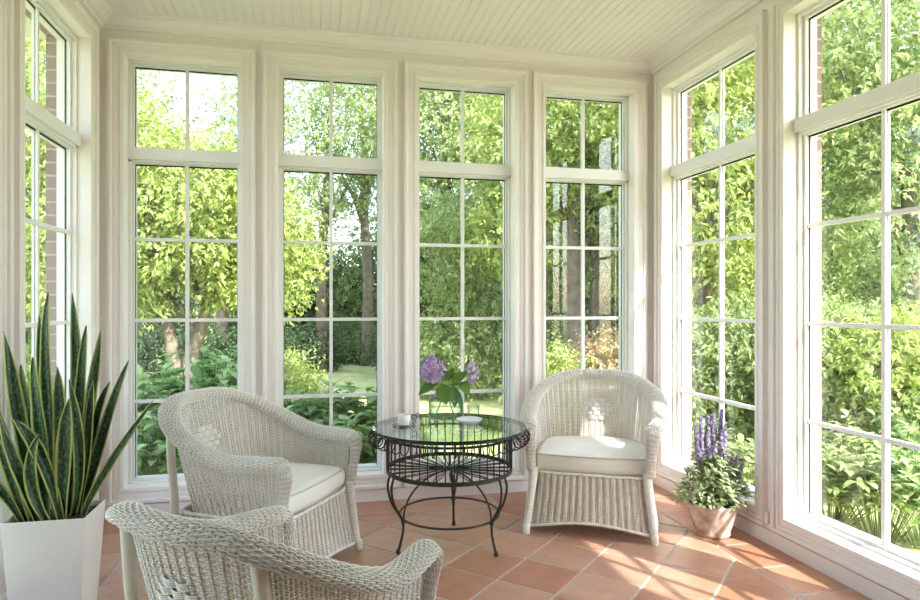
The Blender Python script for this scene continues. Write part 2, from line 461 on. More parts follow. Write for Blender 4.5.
def normals(P, u, v, closed=False):
    e = 1e-3
    du = P(u + e, v) - P(u - e, v) if closed else P(np.clip(u + e, 0, 1), v) - P(np.clip(u - e, 0, 1), v)
    dv = P(u, v + e) - P(u, v - e)
    n_ = np.cross(du, dv); n_ /= np.linalg.norm(n_, axis=-1)[..., None] + 1e-12
    dv /= np.linalg.norm(dv, axis=-1)[..., None] + 1e-12
    return n_, dv
def strand(mb, C, A, B, ra, rb, closed, mi=0):
    """4-sided strand along C with cross axes A (radius ra) and B (radius rb)"""
    m_ = len(C); V = np.stack([C + A * ra, C + B * rb, C - A * ra, C - B * rb], 1)
    idx = np.arange(m_ * 4).reshape(m_, 4)
    if closed: idx = np.vstack([idx, idx[:1]])
    a_, c_ = idx[:-1], idx[1:]
    mb.add(V, np.stack([a_, np.roll(a_, -1, 1), np.roll(c_, -1, 1), c_], -1).reshape(-1, 4), mi)
def weave(mb, P, nst, rows, amp, ra, rb, rs, closed=False, grp=1, vstake=(0, 1), nvs=14, spp=4):
    n_ = nst * spp
    u = np.arange(n_ + (0 if closed else 1)) / n_
    for j, vf in enumerate(rows):
        v = vf(u) if callable(vf) else np.full_like(u, vf)
        ok = v <= 1.0
        if ok.sum() < 6: continue
        U, Vv = u[ok], np.clip(v[ok], 0, 1)
        nn, tv = normals(P, U, Vv, closed)
        ph = PI * (j // grp)
        C = P(U, Vv) + nn * (amp * np.cos(2 * PI * U * nst / 3) + .0016 * np.cos(PI * U * nst + ph))[:, None]
        strand(mb, C, nn, tv, ra, rb, closed and ok.all())
    for i in range(nst + (0 if closed else 1)):
        v = np.linspace(vstake[0], vstake[1], nvs); U = np.full_like(v, i / nst)
        nn, tv = normals(P, U, v, closed); tu = np.cross(nn, tv)
        strand(mb, P(U, v) + nn * amp * math.cos(2 * PI * i / 3), nn, tu, rs, rs * 2.1, False, 1)

def shell_rows():
    rows = []
    for z in np.arange(Z0 + .004, .85, .0080):
        rows.append(lambda u, z=z: (z - Z0) / (np.interp(u, uu, ZR) - .018 - Z0))
    return rows
def sq(hw, yf, yb, e, n=401):
    a_ = np.linspace(0, 2 * PI, 1200); c_, s_ = np.cos(a_), np.sin(a_)
    x = hw * np.sign(c_) * np.abs(c_) ** (2 / e); y = (yb - yf) / 2 * np.sign(s_) * np.abs(s_) ** (2 / e) + (yb + yf) / 2
    return resample(np.stack([x, y], 1), n)
# skirt loops start at +X and run all the way round
SKT = sq(.312, -.332, .236, 7); SKM = sq(.330, -.348, .237, 7); SKB = sq(.350, -.366, .240, 8)
def arch(u):
    p = interp_plan(SKB, u % 1.0)
    ex = np.clip(1 - np.abs(p[..., 0]) / .34, 0, 1); ey = np.clip(1 - np.abs(p[..., 1] + .05) / .31, 0, 1)
    return .038 + .045 * np.sin(PI / 2 * np.clip(np.maximum(np.where(np.abs(p[..., 1] + .0505) > .295, ex, 0), np.where(np.abs(p[..., 0]) > .33, ey, 0)), 0, 1))
def P_skirt(u, v):
    u = u % 1.0
    a_, b_, c_ = interp_plan(SKT, u), interp_plan(SKM, u), interp_plan(SKB, u)
    v1 = v[..., None]
    xy = a_ * (1 - v1) * (1 - 2 * v1) + b_ * 4 * v1 * (1 - v1) + c_ * v1 * (2 * v1 - 1)
    zb = arch(u); z = Z0 + .004 + (zb - Z0 - .004) * v
    return np.concatenate([xy, z[..., None]], -1)

def rim_center(u):
    xy = interp_plan(RIMP, u); return np.concatenate([xy, np.interp(u, uu, ZR)[..., None]], -1)
# the rim path carries on past the arm fronts and rolls down them
rc = rim_center(np.linspace(0, 1, 181))
endL = [(-.316, -.345, .572), (-.312, -.354, .538), (-.308, -.350, .48), (-.306, -.340, .42), (-.306, -.336, .35)]
path = np.vstack([np.array(endL[::-1]), rc, np.array([(-p[0], p[1], p[2]) for p in endL])])
RP = resample(smooth_path(path, 600), 501)
RP_s = np.linspace(0, 1, 501)
RT = np.gradient(RP, axis=0); RT /= np.linalg.norm(RT, axis=1)[:, None]
upv = np.array([0, 0, 1.0])
# sideways axis points outward from the chair
cen = np.array([0, .0, .6]); outw = RP - cen; outw[:, 2] = 0
outw[:, 0] = np.sign(RP[:, 0]) * np.maximum(np.abs(outw[:, 0]), 0.02)
RA = np.cross(RT, upv); low = np.linalg.norm(RA, axis=1) < .55
side = np.where(RP[:, 0] < 0, -1.0, 1.0)[:, None] * np.array([1.0, 0, 0])
hz = np.abs(RT[:, 2])[:, None] ** 2
RA /= np.linalg.norm(RA, axis=1)[:, None] + 1e-9
RA *= np.sign((RA * outw).sum(1))[:, None]
RA = RA * (1 - hz) + side * hz; RA -= RT * (RA * RT).sum(1)[:, None]; RA /= np.linalg.norm(RA, axis=1)[:, None]
RB = np.cross(RT, RA); RB *= np.where(RB[:, 2] < 0, -1, 1)[:, None]
# at the front stiles 'up' of the roll faces forward
fwd = np.array([0, -1.0, 0]); m_ = np.abs(RT[:, 2]) > .6
RB[m_] *= np.sign((RB[m_] * fwd).sum(1))[:, None]
dist = np.minimum(RP_s, 1 - RP_s)
RWD = np.interp(dist, [0, .05, .08, .12, .3, .5], [.020, .024, .034, .045, .045, .042])   # half width
RHT = np.interp(dist, [0, .05, .08, .12, .3, .5], [.016, .018, .026, .030, .028, .026])   # half height
def at(A, u): return np.stack([np.interp(u, RP_s, A[:, k_]) for k_ in range(3)], -1)
def P_rim(u, v):
    c_ = at(RP, u); a_ = at(RA, u); b_ = at(RB, u)
    th = v * 2 * PI
    return c_ + a_ * (np.interp(u, RP_s, RWD) * np.cos(th))[..., None] + a_ * .012 + b_ * (np.interp(u, RP_s, RHT) * np.sin(th))[..., None]

def weave_rim(mb, nst, nrow):
    n_ = nst * 4; u = np.linspace(0, 1, n_ + 1)
    e = 1e-3
    def nrm(U, V):
        dv = P_rim(U, V + e) - P_rim(U, V - e); tu = at(RT, U)
        nn = np.cross(tu, dv); nn /= np.linalg.norm(nn, axis=-1)[..., None]
        ctr = at(RP, U) + at(RA, U) * .012; sg = np.sign(((P_rim(U, V) - ctr) * nn).sum(-1)); nn *= sg[..., None]
        dv /= np.linalg.norm(dv, axis=-1)[..., None]; return nn, dv
    for j in range(nrow):
        V = np.full_like(u, j / nrow); nn, dv = nrm(u, V)
        C = P_rim(u, V) + nn * (.0030 * np.cos(PI * u * nst + PI * j))[:, None]
        strand(mb, C, nn, dv, .0024, .0024, False)
    vv = np.linspace(0, 1, 13)[:-1]
    for i in range(nst + 1):
        U = np.full_like(vv, i / nst); nn, dv = nrm(U, vv); tu = at(RT, U)
        strand(mb, P_rim(U, vv), nn, tu, .0020, .0066, True, 1)
    for s_ in (0, 1):                       # rounded ends
        U = np.full(16, float(s_)); V = np.arange(16) / 16; ring = P_rim(U, V); c_ = ring.mean(0)
        mb.add(np.vstack([ring, c_[None]]), [(i, (i + 1) % 16, 16) for i in range(16)])

def make_chair():
    root = empty('wicker_armchair')
    mb = MB(); weave(mb, P_shell, 144, shell_rows(), .0038, .0022, .0030, .0020, nvs=16, spp=3)
    mb.build('woven_back_and_arms', [WICK, WICKT], root)
    mb = MB(); weave(mb, P_skirt, 192, list(np.linspace(0, 1, 39)), .0038, .0022, .0030, .0020, closed=True, spp=3)
    u = np.linspace(0, 1, 300, endpoint=False)
    tube(mb, P_skirt(u, np.ones_like(u)), .009, 6, closed=True); tube(mb, P_skirt(u, np.zeros_like(u)), .009, 6, closed=True)
    mb.build('woven_skirt', [WICKD, WICKT], root)
    mb = MB(); weave_rim(mb, 112, 34); mb.build('braided_rim', [WICK, WICKT], root)
    for s_ in (-1, 1):                      # front stile with its foot, rear pole
        mb = MB()
        p = smooth_path([(s_ * .303, -.326, .36), (s_ * .306, -.330, .30), (s_ * .320, -.340, .18), (s_ * .333, -.350, .07), (s_ * .338, -.354, .03)], 28)
        tube(mb, p, np.linspace(.021, .017, len(p)), 12)
        ph = np.linspace(0, 1, 420); q = resample(p, 420); a_ = ph * 2 * PI * 34      # wrapping cane
        tube(mb, q + np.stack([np.cos(a_), np.sin(a_), 0 * a_], 1) * np.linspace(.022, .018, 420)[:, None], .0035, 5)
        o = mb.build('front_post', WICK, root)
        mb = MB(); lathe(mb, [(0, 0), (.018, 0), (.020, .006), (.021, .05), (.0, .05)], 14, (s_ * .338, -.362, 0)); mb.build('foot', POLE, o)
        mb = MB()
        p = smooth_path([(s_ * .262, .300, .765), (s_ * .284, .272, .54), (s_ * .302, .238, .33), (s_ * .318, .256, .0)], 24)
        tube(mb, p, np.linspace(.020, .017, len(p)), 12); mb.build('rear_pole', POLE, root)
    # lozenge of raised strips in the middle of the back
    mb = MB()
    for j, cnt in zip(range(-2, 3), (2, 3, 4, 3, 2)):
        for i in range(cnt):
            uc, vc = .5 + (i - (cnt - 1) / 2) * .0300, .55 + j * .056
            for q in (-1.5, -.5, .5, 1.5):
                u = np.linspace(uc - .0142, uc + .0142, 9); v = np.full_like(u, vc + q * .0125)
                nn, tv = normals(P_shell, u, v)
                h = .004 + .0085 * np.cos(np.linspace(-PI / 2, PI / 2, 9))
                for sg in (1, -1): strand(mb, P_shell(u, v) + nn * (h * sg)[:, None], nn, tv, .0028, .0034, False)
    mb.build('diamond_motif', WICK, root)
    # seat board + cushion
    mb = MB(); out = resample(np.vstack([SEATP, SEATP[:1]]), 120)[:-1] * .97
    V = np.vstack([np.c_[out, np.full(119, .322)], np.c_[out, np.full(119, .336)]])
    mb.add(V, [(i, (i + 1) % 119, 119 + (i + 1) % 119, 119 + i) for i in range(119)])
    mb.add(V, [tuple(range(119))]); mb.add(V, [tuple(range(119, 238))]); mb.build('seat_deck', POLE, root, smooth=False)
    o2 = np.vstack([SEATP[::4], ]) * np.array([.975, .965])
    front = [(-.284 + .568 * t_, -.310 - .020 * math.sin(PI * t_)) for t_ in np.linspace(0, 1, 24)]
    loop = np.vstack([o2[::-1], np.array(front)]); loop = resample(np.vstack([loop, loop[:1]]), 161)[:-1]
    cc = np.array([0, -.01]); zb, zt = .338, .432
    prof_ = [(.0, zb), (.5, zb), (.93, zb + .002), (.985, zb + .012), (1.0, zb + .03), (1.004, (zb + zt) / 2), (.998, zt - .02), (.975, zt - .002), (.94, zt + .006), (.85, zt + .010), (.7, zt + .014), (.5, zt + .017), (.25, zt + .018), (.0, zt + .018)]
    rows = [np.c_[cc + (loop - cc) * s_, np.full(160, z)] for s_, z in prof_]
    V = np.concatenate(rows)
    V[:, 2] += .004 * np.sin(V[:, 0] * 17 + 1) * np.sin(V[:, 1] * 13) * (V[:, 2] > zt)
    idx = np.arange(len(V)).reshape(-1, 160); a_, b_ = idx[:-1], idx[1:]
    mb = MB(); mb.add(V, np.stack([a_, np.roll(a_, -1, 1), np.roll(b_, -1, 1), b_], -1).reshape(-1, 4))
    cu = mb.build('seat_cushion', CUSH, root)
    mb = MB()
    for s_, z in ((.984, zt - .003), (.985, zb + .010)):
        tube(mb, np.c_[cc + (loop - cc) * (s_ + .008), np.full(160, z)], .0038, 6, closed=True)
    mb.build('piping', PIPE, cu)
    return root
CH = 'white wicker armchairs round the glass table'
chair = make_chair()
POSES = [((1.655, 3.70), -27.8, 'white wicker armchair in the sunny corner beside the purple flowering pot plant, facing the camera'),
         ((-.262, 3.385), 59.5, 'white wicker armchair at left of the glass table before the windows, turned sideways'),
         ((-.109, 1.936), 136.0, 'white wicker armchair nearest the camera, seen from behind beside the snake plant')]
for i, (xy, a, lab) in enumerate(POSES):
    o = chair if i == 0 else copy_tree(chair)
    o.location = (*xy, 0); o.rotation_euler = (0, 0, math.radians(a)); o.scale = ((1.03,) * 3, (1.02,) * 3, (.955,) * 3)[i]; tag(o, lab, 'chair', CH)

# ------------------------------------------------------------------ wrought-iron table
IRON = noise_mat('wrought_iron', (.016, .013, .011), (.035, .027, .021), 40, .45, .1, .4)
TX, TY = .715, 3.468
tab = tag(empty('patio_table', (TX, TY, 0), math.radians(0)), 'round dark wrought iron basket table with a clear glass top between the armchairs', 'table')
mb = MB(); GT0, GT1, GR = .630, .640, .415
lathe(mb, [(0, GT0), (GR - .002, GT0)], 96); lathe(mb, [(GR - .002, GT0), (GR, GT0 + .002), (GR, GT1 - .002), (GR - .002, GT1)], 96, mi=1); lathe(mb, [(GR - .002, GT1), (0, GT1)], 96)
mb.build('glass_top', [TABLEGLASS, GLASSEDGE], tab, smooth=False)
def ring(mb, r, z, th, h=None, n=96):
    if h is None:
        a_ = np.arange(n) * 2 * PI / n; tube(mb, np.stack([r * np.cos(a_), r * np.sin(a_), np.full(n, z)], 1), th, 8, closed=True)
    else: lathe(mb, [(r - th, z - h), (r + th, z - h), (r + th, z + h), (r - th, z + h), (r - th, z - h)], n)
mb = MB(); ring(mb, .335, .412, .005, .010); mb.build('lower_hoop', IRON, tab, smooth=False)
mb = MB(); ring(mb, .331, .590, .004, .006); ring(mb, .405, .6245, .0055); mb.build('upper_hoop', IRON, tab, smooth=True)
mb = MB()
NB = 48
for i in range(NB):
    a_ = 2 * PI * i / NB; c_, s_ = math.cos(a_), math.sin(a_)
    p = [(.337, .41), (.337, .50), (.3375, .575), (.345, .607), (.362, .622)]
    for q in np.linspace(0, 1, 18):                      # the bar rolls over into a scroll under the glass
        th = PI * .62 - q * 1.85 * PI; rr = .041 * (1 - .35 * q)
        p.append((.396 + rr * math.cos(th), .588 + rr * math.sin(th)))
    tube(mb, [(r * c_, r * s_, z) for r, z in p], .0034, 5)
mb.build('basket_bars', IRON, tab)
mb = MB()
for i in range(22):                                      # petal-shaped loops of the basket floor
    a_ = 2 * PI * i / 22
    for t_ in (0,):
        pts = []
        for q in np.linspace(0, 1, 21):
            r = .03 + .302 * math.sin(PI * q); w_ = .13 * (q - .5) * 2 * math.sin(PI * q) ** .8 * 1.0
            ang = a_ + w_
            pts.append((r * math.cos(ang), r * math.sin(ang), .410 + .012 * math.sin(PI * q)))
        tube(mb, pts, .0028, 5)
ring(mb, .034, .411, .004)
lathe(mb, [(0, .404), (.032, .404), (.036, .410), (.032, .417), (0, .420)], 20)
mb.build('basket_floor', IRON, tab)
LEGA = [math.atan2(3.388 - TY, .429 - TX), math.atan2(3.251 - TY, .912 - TX), math.atan2(3.766 - TY, .804 - TX)]
for a_ in LEGA:
    mb = MB()
    def pol(r, z, off=0): return (r * math.cos(a_) - off * math.sin(a_), r * math.sin(a_) + off * math.cos(a_), z)
    for s_ in (-1, 1):
        p = smooth_path([pol(.332, .415, s_ * .026), pol(.346, .35, s_ * .026), pol(.330, .27, s_ * .016), pol(.285, .19, s_ * .006), pol(.272, .16, s_ * .003), pol(.272, .11, 0), pol(.286, .05, 0), pol(.298, .008, 0)], 42)
        tube(mb, p, np.r_[np.full(len(p) - 14, .0062), np.linspace(.0065, .0075, 14)], 8)
    tube(mb, [pol(.27, .155), pol(.27, .175)], .012, 10)
    o = mb.build('leg', IRON, tab)
    mb = MB(); c_ = pol(.298, 0); lathe(mb, [(0, 0), (.009, 0), (.012, .007), (.011, .016), (.008, .026), (0, .026)], 14, c_); mb.build('foot', IRON, o)
mb = MB(); ring(mb, .268, .172, .006); mb.build('stretcher_ring', IRON, tab)
mb = MB()
for k_, a_ in enumerate(LEGA):
    b_ = LEGA[(k_ + 1) % 3]
    A = np.array([math.cos(a_), math.sin(a_)]); 
    p = np.array([(*(A * .268 * math.cos(q)), .175 + .226 * math.sin(q)) for q in np.linspace(0, PI / 2, 24)])
    tube(mb, p, .005, 8)
mb.build('bowed_braces', IRON, tab)

# --- on the table
ZT = GT1 + .0005
WATER = thin_glass('water', (.96, .985, .975), 1.33)
vx, vy = .742, 3.70
vase = tag(empty('glass_vase', (vx, vy, ZT)), 'clear wide shouldered glass vase holding lilac stems on the glass table', 'vase')
mb = MB(); pr = [(0, 0), (.088, 0), (.096, .006), (.099, .02), (.099, .095), (.094, .115), (.075, .135), (.052, .146), (.046, .156), (.050, .172), (.048, .174), (.043, .158), (.049, .143), (.072, .130), (.090, .112), (.095, .095), (.095, .02), (.088, .008), (0, .006)]
lathe(mb, pr, 40); mb.build('vase_body', CLEAR, vase)
mb = MB(); lathe(mb, [(0, .009), (.09, .009), (.094, .02), (.094, .062), (0, .062)], 40); mb.build('water', WATER, vase)

STEM = base_mat('stem', (.15, .22, .08), .6)
LILAC = attr_mat('lilac_petals', [(0, (.33, .20, .42)), (.5, (.47, .31, .56)), (1, (.66, .52, .72))], .6, .2)
LILACP = attr_mat('pale_lilac_petals', [(0, (.52, .40, .58)), (.5, (.66, .54, .70)), (1, (.78, .70, .80))], .6, .2)
LEAF_V = leaf_mat('leaf_lilac', (.05, .12, .03), (.10, .19, .045), (.16, .27, .06), .2)
def petals(mb, centers, axes, size, lo=.05, hi=1):
    """four-petalled florets"""
    for c_, ax in zip(centers, axes):
        ax = ax / np.linalg.norm(ax); t1 = np.cross(ax, rng.normal(size=3)); t1 /= np.linalg.norm(t1); t2 = np.cross(ax, t1)
        tone = rng.uniform(lo, hi)
        for q in range(4):
            th = q * PI / 2; d = math.cos(th) * t1 + math.sin(th) * t2; e_ = -math.sin(th) * t1 + math.cos(th) * t2
            V = [c_, c_ + d * size * .6 + e_ * size * .38 + ax * size * .2, c_ + d * size + ax * size * .05, c_ + d * size * .6 - e_ * size * .38 + ax * size * .2]
            mb.add(V, [(0, 1, 2, 3)], 0, tone)
def broad_leaf(mb, base, tip, wd, nrm=(0, 0, 1), droop=.15, tone=.5, n=8, mi=0, uv=False, wprof=None, cup=.18):
    base, tip = np.array(base, float), np.array(tip, float); d = tip - base; ln = np.linalg.norm(d); d /= ln
    nn = np.array(nrm, float); nn -= d * nn.dot(d); nn /= np.linalg.norm(nn) + 1e-9; s_ = np.cross(d, nn)
    rows = []
    for t_ in np.linspace(0, 1, n):
        c_ = base + d * ln * t_ + nn * droop * ln * (4 * t_ * (1 - t_)) * .5
        h = (wprof(t_) if wprof else math.sin(PI * min(1, t_ ** .8)) ** .9) * wd
        rows.append([c_ - s_ * h + nn * h * cup, c_ - s_ * h * .5 + nn * h * cup * .3, c_, c_ + s_ * h * .5 + nn * h * cup * .3, c_ + s_ * h + nn * h * cup])
    V = np.array(rows); idx = np.arange(n * 5).reshape(n, 5)
    f = np.stack([idx[:-1, :-1], idx[:-1, 1:], idx[1:, 1:], idx[1:, :-1]], -1).reshape(-1, 4)
    UV = np.array([[(k_ / 4, t_) for k_ in range(5)] for t_ in np.linspace(0, 1, n)]).reshape(-1, 2)
    mb.add(V, f, mi, tone, UV if uv else None)
def lilac(name, label, mat, top, foot, h, r, nfl, leaves):
    top, foot = np.array(top), np.array(foot)
    root = tag(empty(name, tuple(foot)), label, 'flower', 'lilac stems in the vase')
    off = -foot
    mb = MB(); p = smooth_path([foot + off, (foot * .45 + np.array([vx, vy, ZT + .165]) * .55) + off, np.array([vx + (top[0] - vx) * .12, vy, ZT + .19]) + off, (top - [0, 0, h * .5]) + off, top + off], 24)
    tube(mb, p, .0032, 6); mb.build('stem', STEM, root)
    mb = MB(); C = []; A = []
    for q in range(nfl):
        t_ = rng.uniform(0, 1) ** .8; a_ = rng.uniform(0, 2 * PI)
        lobe = 1 + .22 * math.sin(3 * a_ + 1.3)
        rr = r * lobe * (math.sin(PI * (.12 + .86 * t_)) ** .8) * rng.uniform(.82, 1.05)
        c_ = top + np.array([rr * math.cos(a_), rr * math.sin(a_), (t_ - .5) * h]) + off
        C.append(c_); A.append(np.array([math.cos(a_), math.sin(a_), (t_ - .4) * 1.4]) + rng.normal(size=3) * .25)
    petals(mb, C, A, .0095); mb.build('flower_head', mat, root, smooth=False)
    for b_, t_, wd, nr, tn in leaves:
        mb = MB(); broad_leaf(mb, np.array(b_) + off, np.array(t_) + off, wd, nr, .12, tn); mb.build('leaf', LEAF_V, root)
cn = (-.2, -1, .35)
vz = ZT
lilac('lilac_stem', 'deep mauve lilac bloom drooping to the left side of the glass vase', LILAC, (vx - .088, vy - .04, .93), (vx + .05, vy + .02, vz + .016), .155, .071, 640,
      [((vx - .03, vy - .03, .84), (vx - .02, vy - .12, .735), .045, (-.2, -1, .3), .7), ((vx - .06, vy - .03, .86), (vx - .17, vy - .06, .785), .030, (-.1, -.8, .6), .5),
       ((vx + .02, vy, .86), (vx - .03, vy - .04, .92), .03, cn, .3), ((vx - .04, vy, .84), (vx - .12, vy + .03, .86), .028, cn, .3)])
lilac('lilac_stem', 'pale pinkish lilac bloom at the right side of the glass vase', LILACP, (vx + .156, vy + .0, .90), (vx - .06, vy + .0, vz + .016), .13, .040, 260,
      [((vx + .03, vy - .02, .85), (vx + .12, vy - .05, .905), .032, (0, -.8, .6), .8), ((vx + .03, vy - .04, .84), (vx + .03, vy - .10, .71), .032, (.3, -1, .1), .05),
       ((vx + .05, vy - .04, .82), (vx + .075, vy - .09, .675), .018, (.5, -1, .1), .1), ((vx + .08, vy - .02, .85), (vx + .125, vy - .06, .775), .030, (.2, -1, .2), .7),
       ((vx + .01, vy - .01, .86), (vx + .05, vy + .02, .925), .025, cn, .5)])
g_ = tag(empty('drinking_glass', (.885, 3.618, ZT)), 'small straight clear glass tumbler standing right of the vase', 'glass')
mb = MB(); lathe(mb, [(0, 0), (.032, 0), (.034, .004), (.036, .082), (.0335, .082), (.031, .01), (0, .009)], 28); mb.build('tumbler_body', CLEAR, g_)
mb = MB(); a_ = np.arange(40) * 2 * PI / 40; tube(mb, np.stack([.0348 * np.cos(a_), .0348 * np.sin(a_), np.full(40, .082)], 1), .0016, 6, closed=True); mb.build('rim', base_mat('rim_glass', (.35, .40, .38), .15), g_)
PORC = base_mat('porcelain', (.82, .81, .78), .2)
mb = MB(); lathe(mb, [(0, .004), (.03, .003), (.034, 0), (.04, 0), (.042, .005), (.066, .016), (.074, .026), (.072, .0275), (.062, .02), (.04, .009), (0, .008)], 36)
o = mb.build('dish', PORC, loc=(.835, 3.505, ZT)); tag(o, 'shallow white dish on the glass table in front of the tumbler', 'dish')
cup = tag(empty('teacup', (.475, 3.51, ZT + .0065)), 'small white cup with a curled wire handle at the left of the glass table', 'cup')
mb = MB(); lathe(mb, [(0, .002), (.024, .002), (.026, 0), (.028, .004), (.033, .03), (.036, .056), (.0345, .056), (.031, .03), (.025, .008), (0, .007)], 28); mb.build('cup_body', PORC, cup)
mb = MB()
for c_ in ((.056, .040, .014), (.054, .016, .010), (.075, .05, .009)):
    a_ = np.linspace(0, 2 * PI, 20); tube(mb, np.stack([c_[0] + c_[2] * np.cos(a_), -.2 * c_[2] * np.sin(a_), c_[1] + c_[2] * np.sin(a_)], 1), .0028, 6)
tube(mb, smooth_path([(.034, 0, .05), (.05, 0, .056), (.072, 0, .042)], 10), .0018, 6)
mb.build('handle', base_mat('silver_wire', (.22, .20, .18), .35, .5, .6), cup)
mb = MB(); lathe(mb, [(0, .002), (.03, .001), (.04, .0), (.062, .004), (.064, .0062), (.04, .004), (0, .0042)], 36)
o = mb.build('saucer', CLEAR, loc=(.475, 3.51, ZT)); tag(o, 'clear glass saucer underneath the small white cup', 'saucer')

# ------------------------------------------------------------------ snake plant in a square tapered planter
SOIL = noise_mat('soil', (.05, .035, .025), (.11, .08, .055), 60, .95, .6)
PLANTER = noise_mat('glazed_planter', (.78, .76, .72), (.82, .80, .765), 6, .38, .05, .5)
px0, px1, py0, py1 = -1.155, -.862, 2.785, 3.045
pcx, pcy = (px0 + px1) / 2, (py0 + py1) / 2; PH = .47
sp = tag(empty('potted_snake_plant', (pcx, pcy, 0)), 'tall snake plant with yellow-edged leaves in a square white planter by the left wall', 'plant')
mb = MB()
hw, hd = (px1 - px0) / 2, (py1 - py0) / 2
lv = [(0, 0, 1), (.79, .0, 0), (.80, .006, 0), (.997, PH - .006, 0), (1, PH, 0), (.955, PH, 0), (.945, PH - .006, 0), (.93, PH - .035, 0)]
rows = [[(sx * hw * s_, sy * hd * s_, z) for sx, sy in ((-1, -1), (1, -1), (1, 1), (-1, 1))] for s_, z, _ in lv]
V = np.array(rows); idx = np.arange(len(rows) * 4).reshape(-1, 4); a_, b_ = idx[:-1], idx[1:]
mb.add(V, np.stack([a_, np.roll(a_, -1, 1), np.roll(b_, -1, 1), b_], -1).reshape(-1, 4)); mb.build('planter', PLANTER, sp, smooth=False, fix=False, bevel=.004)
mb = MB(); nx = 18; V = []
for i in range(nx):
    for j in range(nx):
        V.append(((i / (nx - 1) - .5) * 2 * hw * .93, (j / (nx - 1) - .5) * 2 * hd * .93, PH - .03 + .012 * rng.random()))
idx = np.arange(nx * nx).reshape(nx, nx)
mb.add(V, np.stack([idx[:-1, :-1], idx[1:, :-1], idx[1:, 1:], idx[:-1, 1:]], -1).reshape(-1, 4)); mb.build('soil', SOIL, sp)
def snake_mat():
    m = base_mat('snake_leaf', (.04, .10, .04), .38, .5); b = m.node_tree.nodes['Principled BSDF']
    uv = N(m, 'ShaderNodeUVMap'); sx = N(m, 'ShaderNodeSeparateXYZ'); L(m, uv.outputs[0], sx.inputs[0])
    ab = N(m, 'ShaderNodeMath', operation='SUBTRACT'); L(m, sx.outputs[0], ab.inputs[0]); ab.inputs[1].default_value = .5
    aa = N(m, 'ShaderNodeMath', operation='ABSOLUTE'); L(m, ab.outputs[0], aa.inputs[0])
    mg = ramp(m, [(.39, (0, 0, 0)), (.44, (1, 1, 1))]); L(m, aa.outputs[0], mg.inputs[0])
    cb = N(m, 'ShaderNodeCombineXYZ'); mu = N(m, 'ShaderNodeMath', operation='MULTIPLY'); mu.inputs[1].default_value = 18
    L(m, sx.outputs[1], mu.inputs[0]); L(m, mu.outputs[0], cb.inputs[1]); mu2 = N(m, 'ShaderNodeMath', operation='MULTIPLY'); mu2.inputs[1].default_value = 3
    L(m, sx.outputs[0], mu2.inputs[0]); L(m, mu2.outputs[0], cb.inputs[0])
    n = N(m, 'ShaderNodeTexNoise', Scale=2.2, Detail=3); L(m, cb.outputs[0], n.inputs['Vector'])
    gr = ramp(m, [(.40, (.014, .045, .020)), (.52, (.030, .080, .030)), (.62, (.095, .17, .075))]); L(m, n.outputs['Fac'], gr.inputs[0])
    mx = N(m, 'ShaderNodeMix', data_type='RGBA'); mx.inputs[7].default_value = (.40, .44, .12, 1)
    L(m, mg.outputs[0], mx.inputs[0]); L(m, gr.outputs[0], mx.inputs[6]); L(m, mx.outputs[2], b.inputs['Base Color'])
    return m
SNAKE = snake_mat()
def snake_leaf(base, mid, tip, wd, face=(0, -1, .1), tw=0.0):
    base, mid, tip = (np.array(q, float) for q in (base, mid, tip)); n = 26
    T = np.linspace(0, 1, n)
    ctrl = 2 * mid - .5 * (base + tip)
    C = ((1 - T) ** 2)[:, None] * base + (2 * T * (1 - T))[:, None] * ctrl + (T ** 2)[:, None] * tip
    tg = np.gradient(C, axis=0); tg /= np.linalg.norm(tg, axis=1)[:, None]
    V = []; UV = []
    prof = np.interp(T, [0, .1, .35, .6, .8, .92, .98, 1], [.50, .58, .88, 1.0, .80, .42, .12, .015])
    for i in range(n):
        f_ = np.array(face, float); an = tw * T[i]; f_ = np.array([f_[0] * math.cos(an) - f_[1] * math.sin(an), f_[0] * math.sin(an) + f_[1] * math.cos(an), f_[2]])
        f_ -= tg[i] * f_.dot(tg[i]); f_ /= np.linalg.norm(f_); s_ = np.cross(tg[i], f_)
        for q in range(7):
            w_ = (q / 6 - .5) * 2
            V.append(C[i] + s_ * w_ * .8 * wd * prof[i] + f_ * (abs(w_) ** 2) * wd * prof[i] * (.42 + .3 * (1 - T[i])) + f_ * .004 * math.sin(9 * T[i] + w_)); UV.append((q / 6, T[i] * np.linalg.norm(tip - base) / .8))
    V = np.array(V); idx = np.arange(n * 7).reshape(n, 7)
    mb = MB(); mb.add(V, np.stack([idx[:-1, :-1], idx[:-1, 1:], idx[1:, 1:], idx[1:, :-1]], -1).reshape(-1, 4), 0, None, UV)
    o = mb.build('leaf', SNAKE, sp)
    s = o.modifiers.new('thickness', 'SOLIDIFY'); s.thickness = .004; s.offset = 0
zs = PH - .03
